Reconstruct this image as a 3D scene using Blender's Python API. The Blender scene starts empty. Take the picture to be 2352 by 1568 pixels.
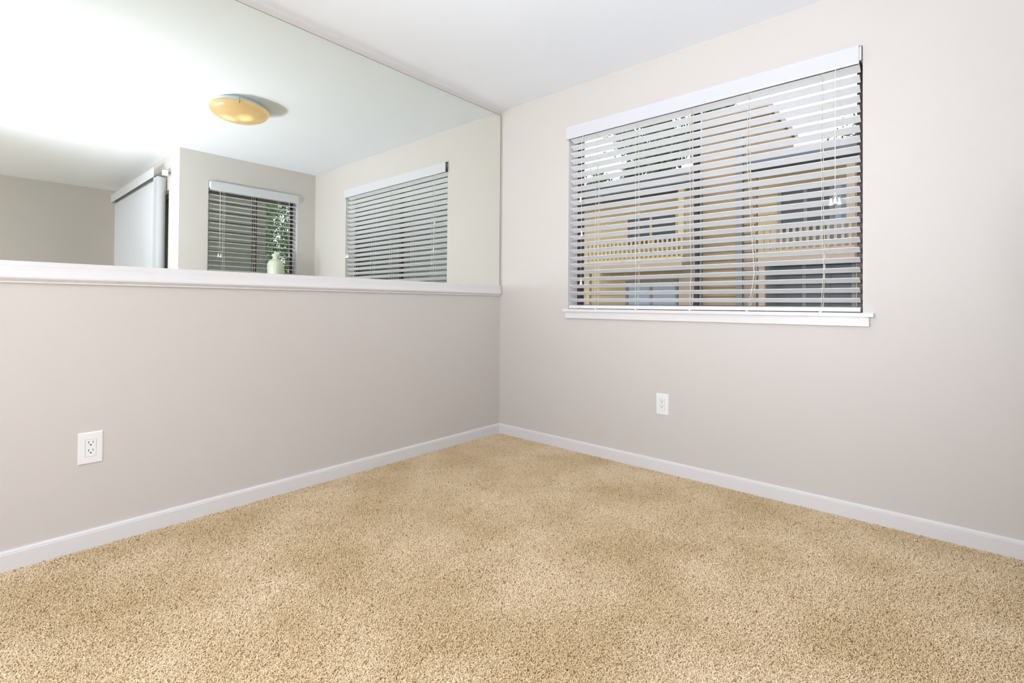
import bpy, bmesh, math, random
from mathutils import Vector, Matrix, Euler
random.seed(7)
PI = math.pi
scene = bpy.context.scene
COL = scene.collection

# ------------------------------------------------------------------ camera
CAM = Vector((2.53244, -2.74382, 0.96373))
yaw, pitch, roll, FPX, SY = 0.7211, 0.01118, 0.00766, 1126.341, -96.894
Fv = Vector((-math.sin(yaw)*math.cos(pitch), math.cos(yaw)*math.cos(pitch), math.sin(pitch)))
Rv = Vector((math.cos(yaw), math.sin(yaw), 0)); Uv = Rv.cross(Fv)
Rr = Rv*math.cos(roll) + Uv*math.sin(roll); Ur = Uv*math.cos(roll) - Rv*math.sin(roll)
cd = bpy.data.cameras.new('camera'); cam = bpy.data.objects.new('camera', cd); COL.objects.link(cam)
M = Matrix((Rr, Ur, -Fv)).transposed().to_4x4(); M.translation = CAM
cam.matrix_world = M
cd.sensor_fit = 'HORIZONTAL'; cd.sensor_width = 36.0
cd.lens = 36.0*FPX/2352.0; cd.shift_y = SY/2352.0
cd.clip_start = 0.02; cd.clip_end = 200
scene.camera = cam

# ------------------------------------------------------------------ world, lights, exposure
wd = bpy.data.worlds.new('world'); scene.world = wd; wd.use_nodes = True
nt = wd.node_tree; nt.nodes.clear()
wo = nt.nodes.new('ShaderNodeOutputWorld'); bg = nt.nodes.new('ShaderNodeBackground')
tc = nt.nodes.new('ShaderNodeTexCoord'); sx = nt.nodes.new('ShaderNodeSeparateXYZ'); cr = nt.nodes.new('ShaderNodeValToRGB')
cr.color_ramp.elements[0].position = 0.0; cr.color_ramp.elements[0].color = (0.90, 0.94, 1.0, 1)
cr.color_ramp.elements[1].position = 0.6; cr.color_ramp.elements[1].color = (0.72, 0.83, 1.0, 1)
nt.links.new(tc.outputs['Generated'], sx.inputs[0]); nt.links.new(sx.outputs['Z'], cr.inputs[0])
nt.links.new(cr.outputs[0], bg.inputs['Color']); bg.inputs['Strength'].default_value = 4.4
nt.links.new(bg.outputs[0], wo.inputs[0])

def light(name, kind, loc, energy, color=(1, 1, 1), aim=None, **kw):
    ld = bpy.data.lights.new(name, kind); ld.energy = energy; ld.color = color
    for k, v in kw.items(): setattr(ld, k, v)
    o = bpy.data.objects.new(name, ld); COL.objects.link(o); o.location = loc
    if aim: o.rotation_euler = Vector(aim).normalized().to_track_quat('-Z', 'Y').to_euler()
    return o
TINT = (0.955, 1.0, 1.12)
FLASH = Vector((1.82, -3.0, 1.22))
# the photographer's bare flash on a stand left of the camera, its forward lobe, and the camera's own flash bounced off the ceiling
light('flash_bulb', 'POINT', FLASH, 47, TINT, shadow_soft_size=0.08)
light('flash_forward', 'SPOT', FLASH, 90, TINT, aim=(0.08, 0.80, 0.50), spot_size=math.radians(150), spot_blend=1.0, shadow_soft_size=0.08)
light('flash_bounce', 'SPOT', (2.6, -2.95, 1.1), 74, TINT, aim=(-0.18, 1.05, 1.0), spot_size=math.radians(124), spot_blend=1.0, shadow_soft_size=0.08)
# added soft ambient fill behind the camera; no window is built there
light('rear_fill', 'AREA', (3.9, -6.1, 1.35), 72, TINT, aim=(0, 1, 0), shape='RECTANGLE', size=3.7, size_y=2.1)

scene.view_settings.view_transform = 'Standard'; scene.view_settings.look = 'None'
scene.view_settings.gamma = 1.0; scene.view_settings.use_curve_mapping = False
scene.view_settings.exposure = 0.11
cy = scene.cycles
cy.use_denoising = True; cy.use_adaptive_sampling = True; cy.adaptive_threshold = 0.04; cy.adaptive_min_samples = 16; cy.max_bounces = 8; cy.diffuse_bounces = 4; cy.glossy_bounces = 4
cy.transparent_max_bounces = 12; cy.transmission_bounces = 6
cy.use_guiding = True; cy.use_surface_guiding = True; cy.use_volume_guiding = False; cy.guiding_training_samples = 64
cy.caustics_reflective = True; cy.blur_glossy = 0.0; cy.sample_clamp_indirect = 0.0

# ------------------------------------------------------------------ materials
def mat(name, color, rough=0.6, metal=0.0, bump=None, noise=None, emis=None, spec=0.5, trans=0.0):
    m = bpy.data.materials.new(name); m.use_nodes = True
    n = m.node_tree; b = n.nodes['Principled BSDF']
    b.inputs['Base Color'].default_value = (*color, 1); b.inputs['Roughness'].default_value = rough
    b.inputs['Metallic'].default_value = metal
    b.inputs['Specular IOR Level'].default_value = spec
    if trans: b.inputs['Transmission Weight'].default_value = trans
    tcn = n.nodes.new('ShaderNodeTexCoord')
    if noise:
        sc_, amt = noise
        nn = n.nodes.new('ShaderNodeTexNoise'); nn.inputs['Scale'].default_value = sc_; nn.inputs['Detail'].default_value = 4
        mx = n.nodes.new('ShaderNodeMixRGB'); mx.blend_type = 'MIX'
        mx.inputs[1].default_value = (*[c*(1-amt) for c in color], 1); mx.inputs[2].default_value = (*[min(1, c*(1+amt)) for c in color], 1)
        n.links.new(tcn.outputs['Object'], nn.inputs['Vector']); n.links.new(nn.outputs['Fac'], mx.inputs[0])
        n.links.new(mx.outputs[0], b.inputs['Base Color'])
    if bump:
        sc_, st = bump
        nn = n.nodes.new('ShaderNodeTexNoise'); nn.inputs['Scale'].default_value = sc_; nn.inputs['Detail'].default_value = 3
        bp = n.nodes.new('ShaderNodeBump'); bp.inputs['Strength'].default_value = st; bp.inputs['Distance'].default_value = 0.002
        n.links.new(tcn.outputs['Object'], nn.inputs['Vector']); n.links.new(nn.outputs['Fac'], bp.inputs['Height'])
        n.links.new(bp.outputs[0], b.inputs['Normal'])
    if emis:
        b.inputs['Emission Color'].default_value = (*emis[0], 1); b.inputs['Emission Strength'].default_value = emis[1]
    return m

PAINT = mat('wall_paint', (0.63, 0.592, 0.55), 0.55, bump=(90, 0.12), spec=0.3)
CEIL = mat('ceiling_paint', (0.88, 0.92, 0.97), 0.8, bump=(140, 0.15), spec=0.2)
def translucent(m, amt, col):
    n = m.node_tree; b = n.nodes['Principled BSDF']; out = [x for x in n.nodes if x.type == 'OUTPUT_MATERIAL'][0]
    tr_ = n.nodes.new('ShaderNodeBsdfTranslucent'); tr_.inputs[0].default_value = (*col, 1)
    mx = n.nodes.new('ShaderNodeMixShader'); mx.inputs[0].default_value = amt
    n.links.new(b.outputs[0], mx.inputs[1]); n.links.new(tr_.outputs[0], mx.inputs[2]); n.links.new(mx.outputs[0], out.inputs[0])
TRIM = mat('white_gloss_trim', (0.75, 0.735, 0.725), 0.35, spec=0.4)
SLAT = mat('white_slat', (0.95, 0.945, 0.935), 0.4, spec=0.4)
translucent(SLAT, 0.22, (0.95, 0.95, 0.98))
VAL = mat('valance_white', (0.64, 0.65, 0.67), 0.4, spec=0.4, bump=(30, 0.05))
CORD = mat('cream_cord', (0.80, 0.74, 0.64), 0.8)
TASSEL = mat('white_plastic', (0.88, 0.88, 0.87), 0.3)
STEEL = mat('galvanised_steel', (0.45, 0.45, 0.44), 0.35, metal=0.9)
BROWN = mat('bronze_frame', (0.060, 0.032, 0.024), 0.45, spec=0.4)
TRACK = mat('frame_track_dark', (0.02, 0.02, 0.02), 0.6)
PLATE = mat('outlet_white', (0.85, 0.85, 0.84), 0.3, spec=0.5)
SLOT = mat('outlet_slot', (0.01, 0.01, 0.01), 0.8)
MEDGE = mat('mirror_edge', (0.16, 0.17, 0.14), 0.35)
VANE = mat('vertical_vane_vinyl', (0.72, 0.72, 0.73), 0.45)
translucent(VANE, 0.22, (0.85, 0.92, 1.0))
CHROME = mat('lamp_clip_metal', (0.5, 0.5, 0.5), 0.25, metal=1.0)
LAMPPAN = mat('lamp_pan_white', (0.72, 0.76, 0.76), 0.4)
JAR = mat('celadon_ceramic', (0.62, 0.68, 0.52), 0.25, spec=0.6)
WOODST = mat('stand_painted', (0.55, 0.53, 0.48), 0.5)

MIRROR = bpy.data.materials.new('mirror_silver'); MIRROR.use_nodes = True
b = MIRROR.node_tree.nodes['Principled BSDF']
b.inputs['Base Color'].default_value = (0.86, 0.895, 0.845, 1); b.inputs['Metallic'].default_value = 1.0; b.inputs['Roughness'].default_value = 0.0

GLASS = bpy.data.materials.new('window_glass'); GLASS.use_nodes = True
n = GLASS.node_tree; n.nodes.clear()
go = n.nodes.new('ShaderNodeOutputMaterial'); gm = n.nodes.new('ShaderNodeMixShader'); gt = n.nodes.new('ShaderNodeBsdfTransparent')
gg = n.nodes.new('ShaderNodeBsdfGlossy'); fr = n.nodes.new('ShaderNodeFresnel')
gt.inputs[0].default_value = (0.90, 0.93, 0.92, 1); gg.inputs['Roughness'].default_value = 0.4; gg.inputs[0].default_value = (0.35, 0.35, 0.35, 1); fr.inputs[0].default_value = 1.45
n.links.new(fr.outputs[0], gm.inputs[0]); n.links.new(gt.outputs[0], gm.inputs[1]); n.links.new(gg.outputs[0], gm.inputs[2]); n.links.new(gm.outputs[0], go.inputs[0])

# alabaster bowl: warm translucent glass lit by two bulbs behind it
ALAB = bpy.data.materials.new('alabaster_glass'); ALAB.use_nodes = True
n = ALAB.node_tree; b = n.nodes['Principled BSDF']
b.inputs['Base Color'].default_value = (0.44, 0.31, 0.16, 1); b.inputs['Roughness'].default_value = 0.25
tcn = n.nodes.new('ShaderNodeTexCoord'); nn = n.nodes.new('ShaderNodeTexNoise'); nn.inputs['Scale'].default_value = 7; nn.inputs['Detail'].default_value = 4
nn.inputs['Distortion'].default_value = 1.2
rp = n.nodes.new('ShaderNodeValToRGB')
rp.color_ramp.elements[0].position = 0.3; rp.color_ramp.elements[0].color = (0.80, 0.46, 0.16, 1)
rp.color_ramp.elements[1].position = 0.7; rp.color_ramp.elements[1].color = (0.95, 0.66, 0.30, 1)
n.links.new(tcn.outputs['Object'], nn.inputs['Vector']); n.links.new(nn.outputs['Fac'], rp.inputs[0]); n.links.new(rp.outputs[0], b.inputs['Emission Color'])
# two brighter discs where the bulbs sit close behind the glass
def bulbglow(cx_, cy_, rad):
    vm = n.nodes.new('ShaderNodeVectorMath'); vm.operation = 'DISTANCE'; vm.inputs[1].default_value = (cx_, cy_, -0.125)
    mr = n.nodes.new('ShaderNodeMapRange'); mr.inputs[1].default_value = 0.0; mr.inputs[2].default_value = rad
    mr.inputs[3].default_value = 0.9; mr.inputs[4].default_value = 0.0; mr.interpolation_type = 'SMOOTHSTEP'
    n.links.new(tcn.outputs['Object'], vm.inputs[0]); n.links.new(vm.outputs['Value'], mr.inputs[0])
    return mr
g1 = bulbglow(0.007, -0.070, 0.075); g2 = bulbglow(-0.078, 0.010, 0.075)
ad = n.nodes.new('ShaderNodeMath'); ad.operation = 'ADD'; n.links.new(g1.outputs[0], ad.inputs[0]); n.links.new(g2.outputs[0], ad.inputs[1])
ad2 = n.nodes.new('ShaderNodeMath'); ad2.operation = 'ADD'; ad2.inputs[1].default_value = 0.42; n.links.new(ad.outputs[0], ad2.inputs[0])
n.links.new(ad2.outputs[0], b.inputs['Emission Strength'])

# carpet
def carpet_mat(name, tuft):
    m = bpy.data.materials.new(name); m.use_nodes = True; n = m.node_tree; b = n.nodes['Principled BSDF']
    b.inputs['Roughness'].default_value = 0.9; b.inputs['Specular IOR Level'].default_value = 0.15
    r = n.nodes.new('ShaderNodeValToRGB'); e = r.color_ramp.elements
    e[0].position = 0.0; e[0].color = (0.32, 0.20, 0.095, 1)
    e[1].position = 1.0; e[1].color = (0.94, 0.775, 0.55, 1)
    x = e.new(0.06); x.color = (0.74, 0.565, 0.35, 1); x = e.new(0.22); x.color = (0.90, 0.725, 0.495, 1)
    g = n.nodes.new('ShaderNodeNewGeometry'); nn = n.nodes.new('ShaderNodeTexNoise'); nn.inputs['Scale'].default_value = 2.6; nn.inputs['Detail'].default_value = 3
    n.links.new(g.outputs['Position'], nn.inputs['Vector'])
    if tuft:
        oi = n.nodes.new('ShaderNodeObjectInfo'); n.links.new(oi.outputs['Random'], r.inputs[0])
    else:
        n2 = n.nodes.new('ShaderNodeTexNoise'); n2.inputs['Scale'].default_value = 160; n.links.new(g.outputs['Position'], n2.inputs['Vector']); n.links.new(n2.outputs['Fac'], r.inputs[0])
    mp = n.nodes.new('ShaderNodeMapRange'); mp.inputs[1].default_value = 0.35; mp.inputs[2].default_value = 0.65; mp.inputs[3].default_value = 0.0; mp.inputs[4].default_value = 1.0
    n.links.new(nn.outputs['Fac'], mp.inputs[0])
    tint = n.nodes.new('ShaderNodeMixRGB'); tint.inputs[1].default_value = (0.84, 0.80, 0.70, 1); tint.inputs[2].default_value = (1, 1, 1, 1)
    n.links.new(mp.outputs[0], tint.inputs[0])
    mu = n.nodes.new('ShaderNodeMixRGB'); mu.blend_type = 'MULTIPLY'; mu.inputs[0].default_value = 1.0
    n.links.new(r.outputs[0], mu.inputs[1]); n.links.new(tint.outputs[0], mu.inputs[2]); n.links.new(mu.outputs[0], b.inputs['Base Color'])
    return m
CARPET = carpet_mat('carpet_yarn', True); BACKING = carpet_mat('carpet_backing', False)

# ------------------------------------------------------------------ helpers
def box(bm, x0, x1, y0, y1, z0, z1):
    v = [bm.verts.new((x, y, z)) for x in (x0, x1) for y in (y0, y1) for z in (z0, z1)]
    for f in ((0, 1, 3, 2), (4, 6, 7, 5), (0, 4, 5, 1), (2, 3, 7, 6), (0, 2, 6, 4), (1, 5, 7, 3)):
        bm.faces.new([v[i] for i in f])
def prism(bm, prof, a, b_, axis):
    """prof: closed list of 2D points, extruded from a to b_ along axis ('x' -> (y,z) profile, 'y' -> (x,z), 'z' -> (x,y))"""
    def P(p, t):
        return {'x': (t, p[0], p[1]), 'y': (p[0], t, p[1]), 'z': (p[0], p[1], t)}[axis]
    A = [bm.verts.new(P(p, a)) for p in prof]; B = [bm.verts.new(P(p, b_)) for p in prof]
    k = len(prof)
    for i in range(k): bm.faces.new((A[i], A[(i+1) % k], B[(i+1) % k], B[i]))
    bm.faces.new(A[::-1]); bm.faces.new(B)
def tube(bm, pts, r, seg=6):
    pts = [Vector(p) for p in pts]; rings = []
    for i, p in enumerate(pts):
        d = (pts[min(i+1, len(pts)-1)] - pts[max(i-1, 0)]).normalized()
        a = Vector((1, 0, 0)) if abs(d.x) < 0.9 else Vector((0, 1, 0))
        u = d.cross(a).normalized(); w = d.cross(u)
        rr = r[i] if isinstance(r, (list, tuple)) else r
        rings.append([bm.verts.new(p + u*rr*math.cos(2*PI*k/seg) + w*rr*math.sin(2*PI*k/seg)) for k in range(seg)])
    for i in range(len(rings)-1):
        for k in range(seg): bm.faces.new((rings[i][k], rings[i][(k+1) % seg], rings[i+1][(k+1) % seg], rings[i+1][k]))
    bm.faces.new(rings[0][::-1]); bm.faces.new(rings[-1])
def lathe(bm, prof, cx_=0, cy_=0, seg=32):
    rings = []
    for r, z in prof:
        if r < 1e-6: rings.append([bm.verts.new((cx_, cy_, z))])
        else: rings.append([bm.verts.new((cx_+r*math.cos(2*PI*k/seg), cy_+r*math.sin(2*PI*k/seg), z)) for k in range(seg)])
    for A, B in zip(rings, rings[1:]):
        for k in range(seg):
            k2 = (k+1) % seg
            if len(A) == 1 and len(B) == 1: continue
            if len(A) == 1: bm.faces.new((A[0], B[k], B[k2]))
            elif len(B) == 1: bm.faces.new((A[k], A[k2], B[0]))
            else: bm.faces.new((A[k], A[k2], B[k2], B[k]))
def obj(name, bm, m, parent=None, smooth=False, bevel=0, base=None, label=None):
    bmesh.ops.recalc_face_normals(bm, faces=bm.faces)
    if base is not None: bmesh.ops.translate(bm, verts=bm.verts, vec=-Vector(base))
    me = bpy.data.meshes.new(name); bm.to_mesh(me); bm.free()
    for mm in (m if isinstance(m, (list, tuple)) else [m]): me.materials.append(mm)
    if smooth:
        for p in me.polygons: p.use_smooth = True
    o = bpy.data.objects.new(name, me); COL.objects.link(o)
    if parent: o.parent = parent
    if bevel:
        md = o.modifiers.new('bevel', 'BEVEL'); md.width = bevel; md.segments = 2; md.limit_method = 'ANGLE'
    if label: o['label'] = label
    return o
def tag(o, label, cat=None, group=None, kind=None):
    o['label'] = label
    if cat: o['category'] = cat
    if group: o['group'] = group
    if kind: o['kind'] = kind
    return o
def thing(name, label, cat, loc=(0, 0, 0), rz=0, group=None, kind=None):
    o = bpy.data.objects.new(name, None); COL.objects.link(o); o.empty_display_size = 0.05
    o.location = loc; o.rotation_euler = (0, 0, rz)
    return tag(o, label, cat, group, kind)
def copy_part(o, parent, loc=None, rot=None):
    c = o.copy(); COL.objects.link(c); c.parent = parent
    if loc is not None: c.location = loc
    if rot is not None: c.rotation_euler = rot
    return c
def nb(): return bmesh.new()

# ------------------------------------------------------------------ room shell
H = 2.44; W = 2.93; YO = -1.345; XE = 5.76; YB = -6.2; T = 0.16; ZC = -0.012
def struct(name, bm, m, label, cat):
    return tag(obj(name, bm, m), label, cat, kind='structure')
bm = nb(); box(bm, -T, W+T, YO, T, ZC-0.1, ZC); box(bm, -T, XE+T, YB-T, YO, ZC-0.1, ZC)
struct('floor', bm, BACKING, 'floor under the tan carpet', 'floor')
bm = nb(); box(bm, -T, W+T, YO, T, H, H+0.1); box(bm, -T, XE+T, YB-T, YO, H, H+0.1)
struct('ceiling', bm, CEIL, 'plain white ceiling', 'ceiling')
bm = nb(); box(bm, -T, 0, YB-T, T, ZC, H)
struct('wall_left', bm, PAINT, 'beige wall under and around the long mirror', 'wall')
ZS, ZH = 0.939, 2.17              # sill top and window head
X1, X2 = 0.622, 2.259
bm = nb()
box(bm, 0, X1, 0, T, ZC, H); box(bm, X2, W+T, 0, T, ZC, H); box(bm, X1, X2, 0, T, ZC, ZS-0.018); box(bm, X1, X2, 0, T, ZH, H)
struct('wall_right', bm, PAINT, 'beige wall with the wide blind-covered window and an outlet', 'wall')
Y1, Y2 = -1.099, -0.206
bm = nb()
box(bm, W, W+T, Y2, 0, ZC, H); box(bm, W, W+T, YO, Y1, ZC, H); box(bm, W, W+T, Y1, Y2, ZC, ZS-0.018); box(bm, W, W+T, Y1, Y2, ZH, H)
struct('wall_alcove', bm, PAINT, 'beige wall with the smaller window, seen in the mirror', 'wall')
DX0, DX1, DZ = 3.27, 5.45, 2.085
bm = nb()
box(bm, W+T, DX0, YO, YO+T, ZC, H); box(bm, DX1, XE+T, YO, YO+T, ZC, H); box(bm, DX0, DX1, YO, YO+T, DZ, H)
struct('wall_patio', bm, PAINT, 'beige wall behind the white vertical blinds, seen in the mirror', 'wall')
bm = nb(); box(bm, XE, XE+T, YB, YO, ZC, H)
struct('wall_end', bm, PAINT, 'shaded beige wall at the left of the mirror image', 'wall')
bm = nb(); box(bm, 0, XE+T, YB-T, YB, ZC, H)
struct('wall_back', bm, PAINT, 'beige wall behind the camera', 'wall')

# baseboards with a chamfered top and a fine line below it
BH = 0.067
def bprof(s):   # (offset from wall, z)
    return [(0, ZC), (0.013*s, ZC), (0.013*s, BH-0.013), (0.0115*s, BH-0.011), (0.0115*s, BH-0.007), (0.006*s, BH), (0, BH)]
bm = nb(); prism(bm, bprof(1), YB, 0, 'y'); struct('baseboard_left', bm, TRIM, 'white baseboard along the mirror wall', 'baseboard')
bm = nb(); prism(bm, bprof(-1), 0.0131, W, 'x'); struct('baseboard_right', bm, TRIM, 'white baseboard along the window wall', 'baseboard')
bm = nb(); prism(bm, [(W+a, z) for a, z in bprof(-1)], YO-0.013, -0.0131, 'y'); struct('baseboard_alcove', bm, TRIM, 'white baseboard under the smaller window', 'baseboard')

# ------------------------------------------------------------------ mirror and its trim
ZM0, ZM1, YM1 = 1.107, 2.404, -0.012
bm = nb(); box(bm, 0.0, 0.0045, -3.9, YM1, ZM0, ZM1)
mir = obj('mirror', bm, [MEDGE, MIRROR]); tag(mir, 'long frameless wall mirror above the white chair rail', 'mirror')
for p in mir.data.polygons:
    if p.normal.x > 0.9: p.material_index = 1
# hairline dark border of the polished edge
bm = nb()
box(bm, 0.0045, 0.0052, -3.9, YM1, ZM1-0.0018, ZM1); box(bm, 0.0045, 0.0052, YM1-0.0022, YM1, ZM0, ZM1-0.0018)
obj('polished_edge', bm, MEDGE, mir)
prof = [(0, 1.0290), (0.010, 1.0290), (0.0125, 1.0315), (0.0125, 1.0345), (0.0105, 1.0370), (0.0155, 1.0385), (0.0175, 1.0405), (0.0195, 1.0430),
        (0.0245, 1.0450), (0.0265, 1.0500), (0.0255, 1.0560), (0.0215, 1.0650), (0.0185, 1.0760), (0.0170, 1.0870), (0.0168, 1.0930), (0.0130, 1.0945), (0.0130, 1.1075), (0.0110, 1.1098), (0, 1.1098)]
bm = nb(); prism(bm, prof, -3.95, -0.013, 'y')
tr = struct('trim_1', bm, TRIM, 'white moulded rail along the bottom of the mirror', 'trim')

# ------------------------------------------------------------------ windows
def make_window(name, L, xa, xb, loc, rz, label):
    """local frame: wall plane y=0, room on the -y side; base at the middle of the sill"""
    base = Vector(((xa+xb)/2, 0, ZS)) ; w = tag(bpy.data.objects.new(name, None), label, 'window', kind='structure'); COL.objects.link(w)
    w.location = Vector(loc) + Matrix.Rotation(rz, 3, 'Z') @ base; w.rotation_euler = (0, 0, rz)
    A = dict(parent=w, base=base)
    # drywall returns are the wall itself; sill board and apron
    bm = nb(); box(bm, xa-0.020, xb+0.039, -0.030, 0.0, ZS-0.018, ZS); box(bm, xa+0.0005, xb-0.0005, -0.001, 0.112, ZS-0.018, ZS)
    obj('sill', bm, TRIM, bevel=0.0, **A)
    bm = nb(); box(bm, xa-0.009, xb+0.023, -0.017, 0, ZS-0.062, ZS-0.018); obj('apron', bm, TRIM, bevel=0.0015, **A)
    bm = nb(); box(bm, xa, xa+0.002, 0.001, 0.112, ZS, ZH); obj('jamb_lining', bm, TRIM, **A)
    bm = nb(); box(bm, xb-0.002, xb, 0.001, 0.112, ZS, ZH); obj('jamb_lining', bm, TRIM, **A)
    ya, yb = 0.112, 0.158
    bm = nb()
    box(bm, xa, xa+0.028, ya, yb, ZS, ZH); box(bm, xb-0.036, xb, ya, yb, ZS, ZH)
    box(bm, xa+0.028, xb-0.036, ya, yb, ZS, ZS+0.03); box(bm, xa+0.028, xb-0.036, ya, yb, ZH-0.035, ZH)
    obj('window_frame', bm, BROWN, **A)
    xm = xa + (xb-xa)*(0.505 if L else 0.463)
    bm = nb(); box(bm, xm-0.024, xm+0.012, ya+0.004, yb-0.004, ZS+0.03, ZH-0.035); obj('meeting_stile', bm, BROWN, **A)
    bm = nb(); box(bm, xm+0.012, xm+0.018, ya+0.012, yb-0.006, ZS+0.03, ZH-0.035); obj('weather_strip', bm, TRACK, **A)
    bm = nb(); box(bm, xm+0.018, xm+0.021, ya+0.014, yb-0.008, ZS+0.03, ZH-0.035); obj('glazing_bead', bm, STEEL, **A)
    bm = nb(); box(bm, xa+0.028, xm-0.024, 0.134, 0.138, ZS+0.03, ZH-0.035); obj('pane', bm, GLASS, **A)
    bm = nb(); box(bm, xm+0.021, xb-0.036, 0.142, 0.146, ZS+0.03, ZH-0.035); obj('pane', bm, GLASS, **A)
    return w
make_window('window_1', True, X1, X2, (0, 0, 0), 0, 'wide bronze-framed sliding window in the right wall')
make_window('window_2', False, 0.206, 1.099, (W, 0, 0), -PI/2, 'smaller bronze-framed sliding window seen only in the mirror')

# ------------------------------------------------------------------ horizontal blinds
def make_blind(label, xa, xb, loc, rz, tilt, ladders, lift, tiltc, n=24):
    base = Vector(((xa+xb)/2, 0.012, ZS))
    R3 = Matrix.Rotation(rz, 3, 'Z')
    t = thing('window_blind', label, 'blind', Vector(loc) + R3 @ base, rz, 'white horizontal window blinds')
    A = dict(parent=t, base=base)
    sa, sb = xa+0.014, xb-0.0145; YC = 0.0275
    # valance: gently curved face, small returns
    bm = nb()
    vp = [(-0.024, 2.079), (-0.029, 2.0805), (-0.031, 2.086), (-0.0302, 2.105), (-0.0298, 2.125), (-0.0302, 2.146), (-0.0315, 2.160), (-0.029, 2.166), (-0.024, 2.166)]
    prism(bm, vp, xa+0.001, xb-0.014, 'x')
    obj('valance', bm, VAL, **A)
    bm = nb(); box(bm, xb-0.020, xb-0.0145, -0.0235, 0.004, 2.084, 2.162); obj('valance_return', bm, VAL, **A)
    bm = nb(); box(bm, sa-0.012, sb+0.004, 0.006, 0.052, 2.112, 2.160); obj('head_rail', bm, STEEL, bevel=0.002, **A)
    bm = nb(); box(bm, sb+0.0045, sb+0.0075, -0.006, 0.058, 2.104, 2.166); box(bm, sb-0.012, sb+0.0045, -0.008, -0.004, 2.100, 2.1635)
    obj('bracket', bm, TASSEL, **A)
    # slats
    z0 = 2.0868; pitch_ = 0.04695; wslat = 0.0495; th = 0.0030
    ct, st = math.cos(tilt), math.sin(tilt)
    def sect(s, h):  # s across (room -> window), h thickness
        return (YC + s*ct + h*st, -s*st + h*ct)
    hw = wslat/2
    prof = [sect(-hw, 0), sect(-hw+0.0012, -th/2), sect(0, -th/2+0.0006), sect(hw-0.0012, -th/2), sect(hw, 0), sect(hw-0.0012, th/2), sect(0, th/2+0.0006), sect(-hw+0.0012, th/2)]
    bm = nb(); prism(bm, prof, sa, sb, 'x')
    zc0 = z0 - hw*st
    s0 = obj('slat', bm, SLAT, parent=t, base=Vector((base.x, base.y, 0)))
    s0.location = (0, 0, zc0 - base.z)
    for k in range(1, n):
        o = copy_part(s0, t, (random.uniform(-.0008, .0008), random.uniform(-.0004, .0004), zc0 - k*pitch_ - base.z + random.uniform(-.0006, .0006)),
                      (random.uniform(-.012, .012), random.uniform(-.0004, .0004), 0))
    # bottom rail
    bm = nb(); rp_ = [(y_+0.010, z_) for y_, z_ in [(-0.013, ZS+0.007), (-0.011, ZS+0.004), (0.034, ZS+0.004), (0.037, ZS+0.008), (0.037, ZS+0.020), (0.034, ZS+0.026), (0.014, ZS+0.0265), (-0.006, ZS+0.024), (-0.012, ZS+0.0215), (-0.013, ZS+0.016), (-0.0115, ZS+0.0155), (-0.013, ZS+0.0145)]]
    prism(bm, rp_, sa, sb+0.003, 'x'); obj('bottom_rail', bm, SLAT, **A)
    # feet of the bottom rail on the sill
    for lx, _ in ladders:
        bm = nb(); box(bm, lx-0.006, lx+0.006, 0.012, 0.034, ZS, ZS+0.0045); obj('rail_button', bm, TASSEL, **A)
    # ladders
    yf = YC - hw*ct - 0.0022; yb_ = YC + hw*ct + 0.0022
    for lx, drift in ladders:
        bm = nb()
        nz = 40; zt_, zb_ = 2.11, ZS+0.026
        def off(u, ph):  # u 0 top .. 1 bottom
            return drift*max(0, (u-0.35))*1.5*(1-max(0, u-0.85)*5.5) + 0.0016*math.sin(u*17+ph)
        for yy, ph in ((yf, 0.2), (yb_, 1.1)):
            tube(bm, [(lx + off(i/nz, ph) + (0.004 if yy > 0 else 0), yy + (YC-yy)*max(0, i/nz-0.985)*30, zt_ + (zb_-zt_)*i/nz) for i in range(nz+1)], 0.00115, 5)
        tube(bm, [(lx + 0.009 + off(i/nz, 2.0)*0.6, YC+0.002, zt_ + (zb_-zt_)*i/nz) for i in range(nz+1)], 0.0010, 5)
        for k in range(n):
            z = z0 - k*pitch_; u = (zt_-z)/(zt_-zb_)
            tube(bm, [(lx+off(u, .2), yf, z-0.0030), (lx+off(u, .2)+0.004, yb_, z-2*hw*st-0.0030)], 0.0006, 4)
        obj('ladder_cord', bm, CORD, smooth=True, **A)
    # hanging cords with tassels: (x, [(dx, z of tassel)], z where the strands part)
    def bell(x, y, z, L_=0.034, r=0.0095):
        bm = nb(); lathe(bm, [(0, z+L_), (r*0.32, z+L_), (r*0.45, z+L_*0.8), (r*0.62, z+L_*0.45), (r*0.95, z+L_*0.1), (r, z), (r*0.8, z-0.001), (0, z-0.0005)], x, y, 12)
        obj('tassel', bm, TASSEL, smooth=True, **A)
    for x, ts, zp in (lift, tiltc):
        y = -0.0365
        bm = nb()
        tube(bm, [(x, -0.021, 2.115), (x, -0.022, 2.078), (x, y, 2.05), (x, y, zp)], 0.0019 if len(ts) > 1 else 0.0011, 6)
        for dx, zt2 in ts: tube(bm, [(x, y, zp), (x+dx*0.4, y, zp-(zp-zt2)*0.4), (x+dx, y-0.001, zt2+0.03)], 0.0010, 5)
        obj('pull_cord', bm, CORD, smooth=True, **A)
        for dx, zt2 in ts: bell(x+dx, y, zt2)
    return t
make_blind('wide white slatted blind, slats tilted half shut, over the right wall window', X1, X2, (0, 0, 0), 0, math.radians(24),
           [(0.831, 0.0), (1.115, 0.004), (1.451, 0.010), (1.756, 0.045), (2.088, 0.012)],
           (2.155, [(-0.017, 1.440), (0.0, 1.446), (0.017, 1.440)], 1.502), (0.752, [(-0.006, 1.640), (0.004, 1.415), (0.001, 1.10)], 1.70))
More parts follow.
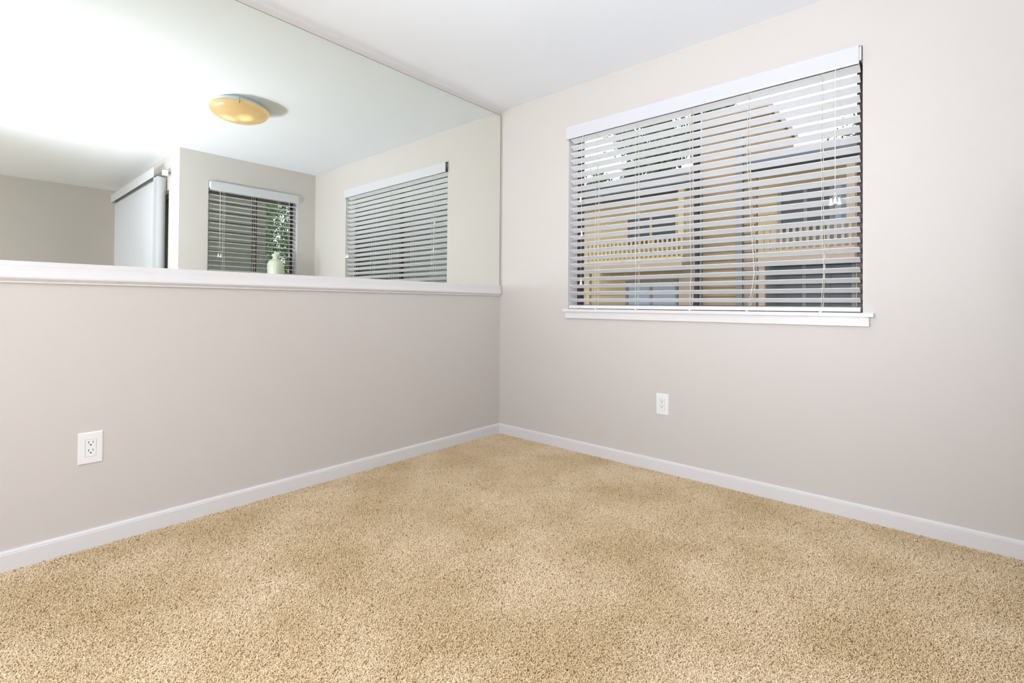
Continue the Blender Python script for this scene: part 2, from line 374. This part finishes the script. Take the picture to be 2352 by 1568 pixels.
make_blind('narrower white slatted blind, slats turned open, reflected in the mirror', 0.206, 1.099, (W, 0, 0), -PI/2, math.radians(2),
           [(0.396, 0.0), (0.650, 0.006), (0.946, 0.0)],
           (1.003, [(-0.012, 1.415), (0.010, 1.417)], 1.62), (0.314, [(-0.004, 1.475), (0.004, 1.30)], 1.62))

# ------------------------------------------------------------------ outlets
def make_outlet(loc, rz, label):
    t = thing('wall_outlet', label, 'outlet', loc, rz, 'white duplex wall outlets')     # local: wall y=0, room on -y, centred
    w, h = 0.0385, 0.0625
    bm = nb()
    o_ = [(-w, -h), (w, -h), (w, h), (-w, h)]; i_ = [(-w+.004, -h+.004), (w-.004, -h+.004), (w-.004, h-.004), (-w+.004, h-.004)]; q_ = [(-.0172, -.0342), (.0172, -.0342), (.0172, .0342), (-.0172, .0342)]
    V = [[bm.verts.new((x, y, z)) for x, z in L_] for L_, y in ((o_, 0), (o_, -.0025), (i_, -.0062), (q_, -.0066), (q_, -.003))]
    for a, c in zip(V, V[1:]):
        for k in range(4): bm.faces.new((a[k], a[(k+1) % 4], c[(k+1) % 4], c[k]))
    bm.faces.new(V[0]); bm.faces.new(V[-1])
    obj('cover_plate', bm, PLATE, t, bevel=0.0006)
    bm = nb(); box(bm, -.0166, .0166, -.0074, -.0031, -.0336, .0336); so = obj('socket', bm, PLATE, t, bevel=0.0008)
    for s in (1, -1):
        zc = 0.0155*s + 0.003
        bm = nb(); box(bm, -.0074, -.0054, -.0076, -.0070, zc-.0005, zc+.0085); box(bm, .0054, .0072, -.0076, -.0070, zc+.0005, zc+.0080)
        c = [(.0026*math.cos(2*PI*k/14), zc-.0062+.0026*math.sin(2*PI*k/14)) for k in range(14)]
        prism(bm, [(x, z) for x, z in c], -.0076, -.0070, 'y')
        obj('slots', bm, SLOT, so, label='dark plug slots')
    for s in (1, -1):
        bm = nb(); c = [(.0028*math.cos(2*PI*k/12), s*.0485+.0028*math.sin(2*PI*k/12)) for k in range(12)]
        prism(bm, c, -.0071, -.0060, 'y'); box(bm, -.0004, .0004, -.0073, -.0070, s*.0485-.0022, s*.0485+.0022)
        obj('screw', bm, PLATE, t)
make_outlet((0.0002, -2.380, 0.387), PI/2, 'white duplex outlet low on the wall under the mirror')
make_outlet((1.299, -0.0002, 0.389), 0, 'white duplex outlet low on the wall below the window')

# ------------------------------------------------------------------ ceiling lamp
LX, LY = 1.39, -1.367
t = thing('ceiling_lamp', 'round amber alabaster ceiling lamp, lit, seen in the mirror', 'lamp', (LX, LY, H))
bm = nb(); lathe(bm, [(0, 0), (0.150, 0), (0.158, -0.004), (0.158, -0.010), (0.172, -0.024), (0.193, -0.040), (0.189, -0.042), (0.150, -0.028), (0, -0.028)], seg=64)
obj('mounting_pan', bm, LAMPPAN, t, smooth=True)
bm = nb()
pr_ = []
for i in range(15):
    a = i/14*PI/2; pr_.append((0.200*math.cos(a), -0.052-0.084*math.sin(a)))
lathe(bm, [(0.193, -0.043), (0.199, -0.046)] + pr_[:-1] + [(0, -0.136)], seg=64)
obj('glass_bowl', bm, ALAB, t, smooth=True)
for a in (math.radians(80), math.radians(200), math.radians(320)):
    bm = nb(); c, s = math.cos(a), math.sin(a)
    tube(bm, [(0.155*c, 0.155*s, -0.016), (0.199*c, 0.199*s, -0.037), (0.205*c, 0.205*s, -0.052), (0.199*c, 0.199*s, -0.066)], 0.0045, 6)
    tube(bm, [(0.203*c, 0.203*s, -0.052), (0.213*c, 0.213*s, -0.052)], 0.006, 8)
    obj('clip', bm, CHROME, t, smooth=True)

# ------------------------------------------------------------------ vertical blinds over the patio door
YV = -1.450
t = thing('vertical_blinds', 'white vertical vane blinds drawn across the patio door, in the mirror', 'blind', (3.35, YV, 0))
Bv = Vector((3.35, YV, 0))
bm = nb(); box(bm, 3.36, 5.37, YV-0.004, YV+0.0, 2.210, 2.305); box(bm, 5.366, 5.37, YV, YO, 2.210, 2.305)
obj('valance', bm, VAL, t, base=Bv)
bm = nb(); box(bm, 3.20, 5.35, YV+0.040, YV+0.072, 2.215, 2.250); obj('head_rail', bm, STEEL, t, base=Bv)
bm = nb(); box(bm, 3.19, 3.225, YV+0.034, YV+0.078, 2.206, 2.256); obj('end_cap', bm, TASSEL, t, base=Bv)
for xb_ in (3.24, 5.2):
    bm = nb(); box(bm, xb_, xb_+.02, YV+0.05, YO, 2.250, 2.256); obj('bracket', bm, STEEL, t, base=Bv)
# vane mesh: shallow curved strip 89 mm wide
def vane_bm(z0, z1):
    bm = nb(); k = 6; P0 = []
    for i in range(k+1):
        s = -0.0445 + 0.089*i/k; P0.append((s, 0.011*(1-(2*i/k-1)**2)))
    prof = P0 + [(s, h-0.0009) for s, h in P0[::-1]]
    prism(bm, prof, z0, z1, 'z'); return bm
v0 = obj('vane', vane_bm(0.02, 2.205), VANE, t)
v0.location = (0.045, 0.045, 0); v0.rotation_euler = (0, 0, math.radians(78))
nv = 27
for k in range(1, nv):
    x = 0.095 + k*0.0715
    copy_part(v0, t, (x, 0.054, 0), (0, 0, math.radians(-24 + random.uniform(-3, 3))))
for k in range(4):
    copy_part(v0, t, (-0.045 + k*0.024, 0.050, 0), (0, 0, math.radians(70 + random.uniform(-4, 4))))
# patio door
d = tag(bpy.data.objects.new('door_1', None), 'bronze-framed sliding glass patio door behind the vertical blinds', 'door', kind='structure'); COL.objects.link(d)
d.location = ((DX0+DX1)/2, YO, 0); Bd = Vector(d.location)
ya, yb = YO+0.05, YO+0.11
bm = nb(); box(bm, DX0, DX0+0.05, ya, yb, ZC, DZ); box(bm, DX1-0.05, DX1, ya, yb, ZC, DZ); box(bm, DX0+0.05, DX1-0.05, ya, yb, DZ-0.05, DZ); box(bm, DX0+0.05, DX1-0.05, ya, yb, ZC, ZC+0.04)
obj('door_frame', bm, BROWN, d, base=Bd)
xm = (DX0+DX1)/2
bm = nb(); box(bm, xm-0.03, xm+0.03, ya, yb, ZC+0.04, DZ-0.05); obj('meeting_stile', bm, BROWN, d, base=Bd)
for a, c in ((DX0+0.05, xm-0.03), (xm+0.03, DX1-0.05)):
    bm = nb(); box(bm, a, c, YO+0.078, YO+0.083, ZC+0.04, DZ-0.05); obj('pane', bm, GLASS, d, base=Bd)

# ------------------------------------------------------------------ lidded jar on a slim stand
JX, JY = 2.838, -0.478
t = thing('plant_stand', 'slim round pedestal under the pale green jar by the smaller window', 'stand', (JX, JY, ZC))
bm = nb(); lathe(bm, [(0, 0), (0.064, 0), (0.066, 0.006), (0.060, 0.020), (0.030, 0.040), (0.024, 0.075), (0.022, 0.60), (0.028, 0.93), (0.050, 0.965), (0.052, 0.97), (0, 0.97)], seg=28)
obj('pedestal', bm, WOODST, t, smooth=True)
bm = nb(); lathe(bm, [(0, 0.97), (0.066, 0.97), (0.068, 0.975), (0.068, 0.985), (0.066, 0.99), (0, 0.99)], seg=28); obj('top', bm, WOODST, t)
jz = ZC+0.99
t = thing('lidded_jar', 'pale green lidded jar in front of the smaller window, in the mirror', 'jar', (JX, JY, jz))
K = 0.92
def P_(l): return [(r*K, z) for r, z in l]
zt = 1.512 - jz
bm = nb(); lathe(bm, P_([(0, 0), (0.055, 0), (0.060, 0.008), (0.062, 0.02), (0.078, 0.10), (0.086, 0.20), (0.090, zt-0.18), (0.089, zt-0.14), (0.082, zt-0.115), (0.066, zt-0.098), (0.052, zt-0.088), (0.040, zt-0.082), (0, zt-0.082)]), seg=40)
obj('body', bm, JAR, t, smooth=True)
bm = nb(); lathe(bm, P_([(0, zt-0.082), (0.041, zt-0.082), (0.034, zt-0.070), (0.031, zt-0.060), (0.040, zt-0.048), (0.044, zt-0.036), (0.041, zt-0.028), (0.026, zt-0.022), (0.022, zt-0.016), (0.018, zt-0.004), (0.010, zt), (0, zt)]), seg=32)
obj('lid', bm, JAR, t, smooth=True)

# ------------------------------------------------------------------ carpet pile (real yarn tufts)
me = bpy.data.meshes.new('carpet_pile')
pts = [(0.014, -3.5), (3.7, -3.5), (3.7, YO-0.002), (W-0.014, YO-0.002), (W-0.014, -0.014), (0.014, -0.014)]
me.from_pydata([(x, y, ZC+0.0005) for x, y in pts], [], [(0, 1, 2, 3, 4, 5)])
cp = bpy.data.objects.new('carpet_pile', me); COL.objects.link(cp)
tag(cp, 'thick tan cut-pile carpet with brown flecks covering the floor', 'carpet', kind='stuff')
me.materials.append(BACKING)
ng = bpy.data.node_groups.new('pile', 'GeometryNodeTree')
ng.interface.new_socket('Geometry', in_out='INPUT', socket_type='NodeSocketGeometry'); ng.interface.new_socket('Geometry', in_out='OUTPUT', socket_type='NodeSocketGeometry')
N = ng.nodes; Lk = ng.links.new
gi = N.new('NodeGroupInput'); gO = N.new('NodeGroupOutput')
tri = N.new('GeometryNodeTriangulate'); Lk(gi.outputs[0], tri.inputs[0])
ds = N.new('GeometryNodeDistributePointsOnFaces'); ds.inputs['Density'].default_value = 66000; ds.inputs['Seed'].default_value = 3
Lk(tri.outputs[0], ds.inputs['Mesh'])
ji = N.new('GeometryNodeGeometryToInstance')
yarns = [((0, 0, 0), (0.0005, 0.002, 0.0105), (0.0050, 0.001, 0.0100)),
         ((0, 0, 0), (0.0035, -0.002, 0.0110), (-0.0025, 0.0035, 0.0105)),
         ((0, 0, 0), (-0.0010, 0.001, 0.0090), (0.0030, -0.0045, 0.0105))]
for a, m_, c in yarns:
    q = N.new('GeometryNodeCurveQuadraticBezier'); q.inputs['Resolution'].default_value = 4
    q.inputs['Start'].default_value = a; q.inputs['Middle'].default_value = m_; q.inputs['End'].default_value = c
    cc = N.new('GeometryNodeCurvePrimitiveCircle'); cc.inputs['Resolution'].default_value = 5; cc.inputs['Radius'].default_value = 0.0014
    cm = N.new('GeometryNodeCurveToMesh'); cm.inputs['Fill Caps'].default_value = True
    Lk(q.outputs[0], cm.inputs[0]); Lk(cc.outputs[0], cm.inputs[1])
    sm = N.new('GeometryNodeSetMaterial'); sm.inputs['Material'].default_value = CARPET; Lk(cm.outputs[0], sm.inputs[0])
    Lk(sm.outputs[0], ji.inputs[0])
ip = N.new('GeometryNodeInstanceOnPoints'); ip.inputs['Pick Instance'].default_value = True
rv = N.new('FunctionNodeRandomValue'); rv.data_type = 'FLOAT_VECTOR'; rv.inputs[0].default_value = (-0.85, -0.85, 0); rv.inputs[1].default_value = (0.85, 0.85, 6.283)
rs = N.new('FunctionNodeRandomValue'); rs.data_type = 'FLOAT'; rs.inputs[2].default_value = 0.62; rs.inputs[3].default_value = 0.98; rs.inputs['Seed'].default_value = 5
Lk(ds.outputs['Points'], ip.inputs['Points']); Lk(ji.outputs[0], ip.inputs['Instance']); Lk(rv.outputs[0], ip.inputs['Rotation']); Lk(rs.outputs[1], ip.inputs['Scale'])
jg = N.new('GeometryNodeJoinGeometry'); Lk(gi.outputs[0], jg.inputs[0]); Lk(ip.outputs[0], jg.inputs[0]); Lk(jg.outputs[0], gO.inputs[0])
md = cp.modifiers.new('pile', 'NODES'); md.node_group = ng

# ------------------------------------------------------------------ outside
GRASS = mat('grass', (0.10, 0.14, 0.06), 0.9, noise=(3, 0.3))
TAN = mat('siding_tan', (0.20, 0.118, 0.058), 0.75, noise=(5, 0.06))
YEL = mat('siding_yellow', (0.31, 0.202, 0.092), 0.75, noise=(5, 0.05))
GREYT = mat('grey_trim_board', (0.115, 0.092, 0.088), 0.7)
PEACH = mat('peach_stucco', (0.26, 0.17, 0.11), 0.8)
DARKW = mat('dark_window_glass', (0.035, 0.034, 0.032), 0.2, spec=0.12)
BLUEW = mat('pale_blue_window', (0.12, 0.14, 0.17), 0.3)
ROOF = mat('roof_grey', (0.070, 0.070, 0.075), 0.85)
OLIVE = mat('olive_siding', (0.10, 0.083, 0.060), 0.8, noise=(4, 0.1))
LEAF = mat('leaf_green', (0.065, 0.095, 0.030), 0.6, noise=(6, 0.35))
BARK = mat('bark', (0.12, 0.08, 0.05), 0.9, bump=(30, 0.5))
ZG = -0.35
bm = nb(); box(bm, -16, 24, T+0.01, 26, ZG-0.2, ZG)
tag(obj('lawn', bm, GRASS), 'green ground outside the windows', 'ground', kind='structure')

class Bld:
    def __init__(s, label, base): s.t = thing('apartment_building', label, 'building', base); s.b = Vector(base)
    def part(s, name, m, *boxes, parent=None, kind=None):
        bm = nb()
        for q in boxes: box(bm, *q)
        o = obj(name, bm, m, parent or s.t, base=s.b)
        if kind: o['kind'] = kind
        return o
    def siding(s, m, x0, x1, y, z0, z1, h=0.19):
        k = max(1, round((z1-z0)/h)); hh = (z1-z0)/k
        bm = nb(); prism(bm, [(y, 0), (y-0.030, 0), (y-0.030, 0.012), (y-0.006, hh), (y, hh)], x0, x1, 'x')
        o0 = obj('siding_board', bm, m, s.t, base=Vector((s.b.x, s.b.y, 0))); o0.location = (0, 0, z0-s.b.z)
        for i in range(1, k): copy_part(o0, s.t, (0, 0, z0+i*hh-s.b.z))
    def window(s, x0, x1, y, z0, z1, glass, trim):
        f = s.part('window', trim, (x0-.06, x0, y-.07, y, z0-.06, z1+.06), (x1, x1+.06, y-.07, y, z0-.06, z1+.06), (x0, x1, y-.07, y, z1, z1+.06), (x0, x1, y-.07, y, z0-.06, z0), ((x0+x1)/2-.03, (x0+x1)/2+.03, y-.06, y, z0, z1))
        s.part('pane', glass, (x0, x1, y-.045, y-.03, z0, z1), parent=f)
    def rail(s, x0, x1, y, z0, z1, m):
        s.part('handrail', m, (x0, x1, y-.03, y+.03, z1-.05, z1))
        bx = []; x = x0+.05
        while x < x1-.03: bx.append((x, x+.045, y-.02, y+.02, z0+.04, z1-.05)); x += .105
        s.part('balusters', m, *bx, kind='stuff')
        s.part('bottom_rail', m, (x0, x1, y-.025, y+.025, z0, z0+.04))
def S(v, y, c):  # where a coordinate read at y=8 lies when the piece stands at depth y
    return c + (v-c)*(y+2.744)/(8+2.744)
SX = lambda x, y: S(x, y, 2.532); SZ = lambda z, y: S(z, y, 0.964)
B = Bld('tan sided apartment building with balconies seen through the blind slats', (-1.4, 8.2, ZG))
B.part('wall', TAN, (-4.8, 4.0, 8.0, 11.0, ZG, 3.62))
B.part('tower_wall', TAN, (-1.45, -0.05, 7.98, 10.0, 3.62, 4.85))
yS = 8.0
B.siding(YEL, -4.75, -1.86, yS, ZG, 1.82); B.siding(YEL, -4.75, -1.86, yS, 2.0, 3.5)
B.siding(TAN, -1.38, -0.68, 7.98, ZG, 4.8); B.siding(TAN, -0.55, -0.30, 7.98, ZG, 4.5)
B.siding(YEL, -0.28, 1.36, yS, 2.0, 3.6); B.siding(TAN, -0.28, 1.36, yS, ZG, 1.9)
B.siding(TAN, 1.52, 3.95, yS, ZG, 3.6)
B.part('corner_board', PEACH, (-1.85, -1.40, 7.80, 8.0, ZG, 3.9)); B.part('corner_board', GREYT, (-0.68, -0.555, 7.90, 7.98, ZG, 4.6)); B.part('corner_board', YEL, (1.37, 1.51, 7.85, 8.0, ZG, 3.6))
B.window(-3.15, -1.97, 7.97, 2.30, 3.10, DARKW, YEL); B.window(-3.14, -1.97, 7.97, 0.55, 1.50, BLUEW, GREYT)
B.window(0.16, 0.98, 7.97, 2.30, 3.26, DARKW, GREYT); B.window(1.02, 1.33, 7.96, 2.30, 3.26, BLUEW, GREYT)
B.window(-0.20, 1.30, 7.97, 0.0, 1.80, DARKW, GREYT)
# balconies
yb_ = 7.2
for (a, c, pm) in ((-4.45, -1.86, YEL), (-0.29, 1.33, PEACH)):
    xa, xb = SX(a, yb_), SX(c, yb_)
    B.part('balcony_slab', PEACH, (xa, xb, yb_, 8.0, SZ(1.83, yb_), SZ(2.05, yb_)))
    B.rail(xa, xb, yb_+.05, SZ(2.05, yb_), SZ(2.60, yb_), YEL if pm is YEL else PEACH)
    B.part('post', pm, (xb-.12, xb, yb_+.09, yb_+.2, SZ(2.05, yb_), 3.5))
    B.part('post', pm, (xa, xa+.1, yb_+.09, yb_+.2, ZG, SZ(1.83, yb_)))
B.part('eave', ROOF, (-4.9, -1.42, 7.1, 11.2, 3.5, 3.70)); B.part('eave', ROOF, (-0.30, 4.1, 7.1, 11.2, 3.60, 3.82)); B.part('eave', PEACH, (-1.55, 0.0, 7.6, 10.2, 4.85, 5.0))
bm = nb(); prism(bm, [(7.0, 3.70), (11.2, 3.70), (9.4, 4.25)], -4.9, -1.5, 'x'); obj('roof', bm, PEACH, B.t, base=B.b)

B2 = Bld('pale grey building at the far left outside the window', (-7.3, 9.0, ZG))
B2.part('wall', BLUEW, (-10.0, -5.2, 9.0, 12.0, ZG, 2.6)); B2.siding(BLUEW, -10, -5.2, 9.0, ZG, 2.6); B2.part('roof', ROOF, (-10.2, -5.0, 8.7, 12.2, 2.6, 2.8))
B3 = Bld('dark olive sided building seen past the slats in the mirror', (10.0, 8.0, ZG))
B3.part('wall', OLIVE, (5.5, 19.0, 8.0, 12.0, ZG, 5.0)); B3.siding(OLIVE, 5.5, 19.0, 8.0, ZG, 5.0, 0.22)
for i in range(6): B3.window(6.2+i*2.1, 7.3+i*2.1, 7.97, 2.0, 3.3, DARKW, GREYT)
B3.part('roof', ROOF, (5.2, 19.2, 7.4, 12.2, 5.0, 5.2))
# covered walkway and sided wall past the smaller window
B4 = Bld('brown eave and olive siding close outside the smaller window', (7.4, 0.5, ZG))
B4.part('wall', OLIVE, (7.0, 7.3, -1.1, 1.08, ZG, 3.3))
bm = nb(); hh = 0.17
prism(bm, [(7.0, 0), (6.965, 0), (6.965, 0.01), (6.99, hh), (7.0, hh)], -1.1, 1.08, 'y')
o0 = obj('siding_board', bm, OLIVE, B4.t, base=Vector((B4.b.x, B4.b.y, 0))); o0.location = (0, 0, 0.01)
for i in range(1, 21): copy_part(o0, B4.t, (0, 0, 0.01+i*hh))
B4.part('eave', BROWN, (3.3, 4.9, -1.1, 1.2, 2.41, 2.6))
B5 = Bld('grey sided outbuilding behind the bushy tree, past the smaller window', (11.8, 1.2, ZG))
B5.part('wall', OLIVE, (11.5, 12.2, -0.5, 3.1, ZG, 4.6))
bm = nb(); prism(bm, [(11.5, 0), (11.46, 0), (11.46, 0.02), (11.49, 0.22), (11.5, 0.22)], -0.5, 3.1, 'y')
o0 = obj('siding_board', bm, GREYT, B5.t, base=Vector((B5.b.x, B5.b.y, 0))); o0.location = (0, 0, 0.01)
for i in range(1, 22): copy_part(o0, B5.t, (0, 0, 0.01+i*0.225-0.2))
B5.part('roof', ROOF, (11.2, 12.4, -0.7, 3.2, 4.6, 4.75))

def tree(label, loc, crown, n, size, seed, trunk_r=0.14):
    rnd = random.Random(seed)
    t = thing('tree', label, 'tree', loc)
    bm = nb(); top = crown[2]
    tube(bm, [(0, 0, 0), (0.05, 0, top*0.4), (-0.03, 0.04, top*0.8), (0.02, 0, top+crown[3]*0.5)], [trunk_r, trunk_r*.8, trunk_r*.6, trunk_r*.15], 8)
    for i in range(12):
        a = rnd.uniform(0, 2*PI); zz = top*rnd.uniform(.55, 1.0); L_ = crown[3]*rnd.uniform(.5, .9)
        tube(bm, [(0, 0, zz), (L_*.5*math.cos(a), L_*.5*math.sin(a), zz+L_*.35), (L_*math.cos(a), L_*math.sin(a), zz+L_*.5)], [trunk_r*.35, trunk_r*.2, trunk_r*.05], 5)
    obj('trunk', bm, BARK, t)
    cl = [(Vector((rnd.gauss(0, .5), rnd.gauss(0, .4), rnd.gauss(0, .45))), rnd.uniform(.18, .36)) for _ in range(26)]
    vs, fs = [], []
    for _ in range(n):
        c, r = rnd.choice(cl)
        p = Vector((c.x*crown[0], c.y*crown[1], c.z*crown[3])) + Vector((rnd.gauss(0, r), rnd.gauss(0, r), rnd.gauss(0, r)))
        p.z += top + crown[3]*.5
        R = Euler((rnd.uniform(0, PI), rnd.uniform(0, PI), rnd.uniform(0, PI))).to_matrix(); s = size*rnd.uniform(.6, 1.2)
        q = [R @ Vector(u) for u in ((-s*.5, 0, 0), (0, -s*.22, s*.04), (s*.5, 0, 0), (0, s*.22, s*.04))]
        k = len(vs); vs += [tuple(p+u) for u in q]; fs.append((k, k+1, k+2, k+3))
    me = bpy.data.meshes.new('leaves'); me.from_pydata(vs, [], fs); me.materials.append(LEAF)
    o = bpy.data.objects.new('leaves', me); COL.objects.link(o); o.parent = t; o['kind'] = 'stuff'
tree('leafy tree rising behind the left roof outside the window', (-5.0, 15.5, ZG), (2.9, 1.0, 6.4, 2.4), 26000, 0.18, 1)
tree('leafy tree standing at the right beyond the apartment roof', (1.2, 15.0, ZG), (1.1, 0.8, 5.0, 1.7), 9000, 0.15, 2)
tree('bushy tree outside the smaller window, seen in the mirror', (9.2, 2.45, ZG), (0.75, 0.75, 2.2, 1.7), 5500, 0.10, 3, 0.07)
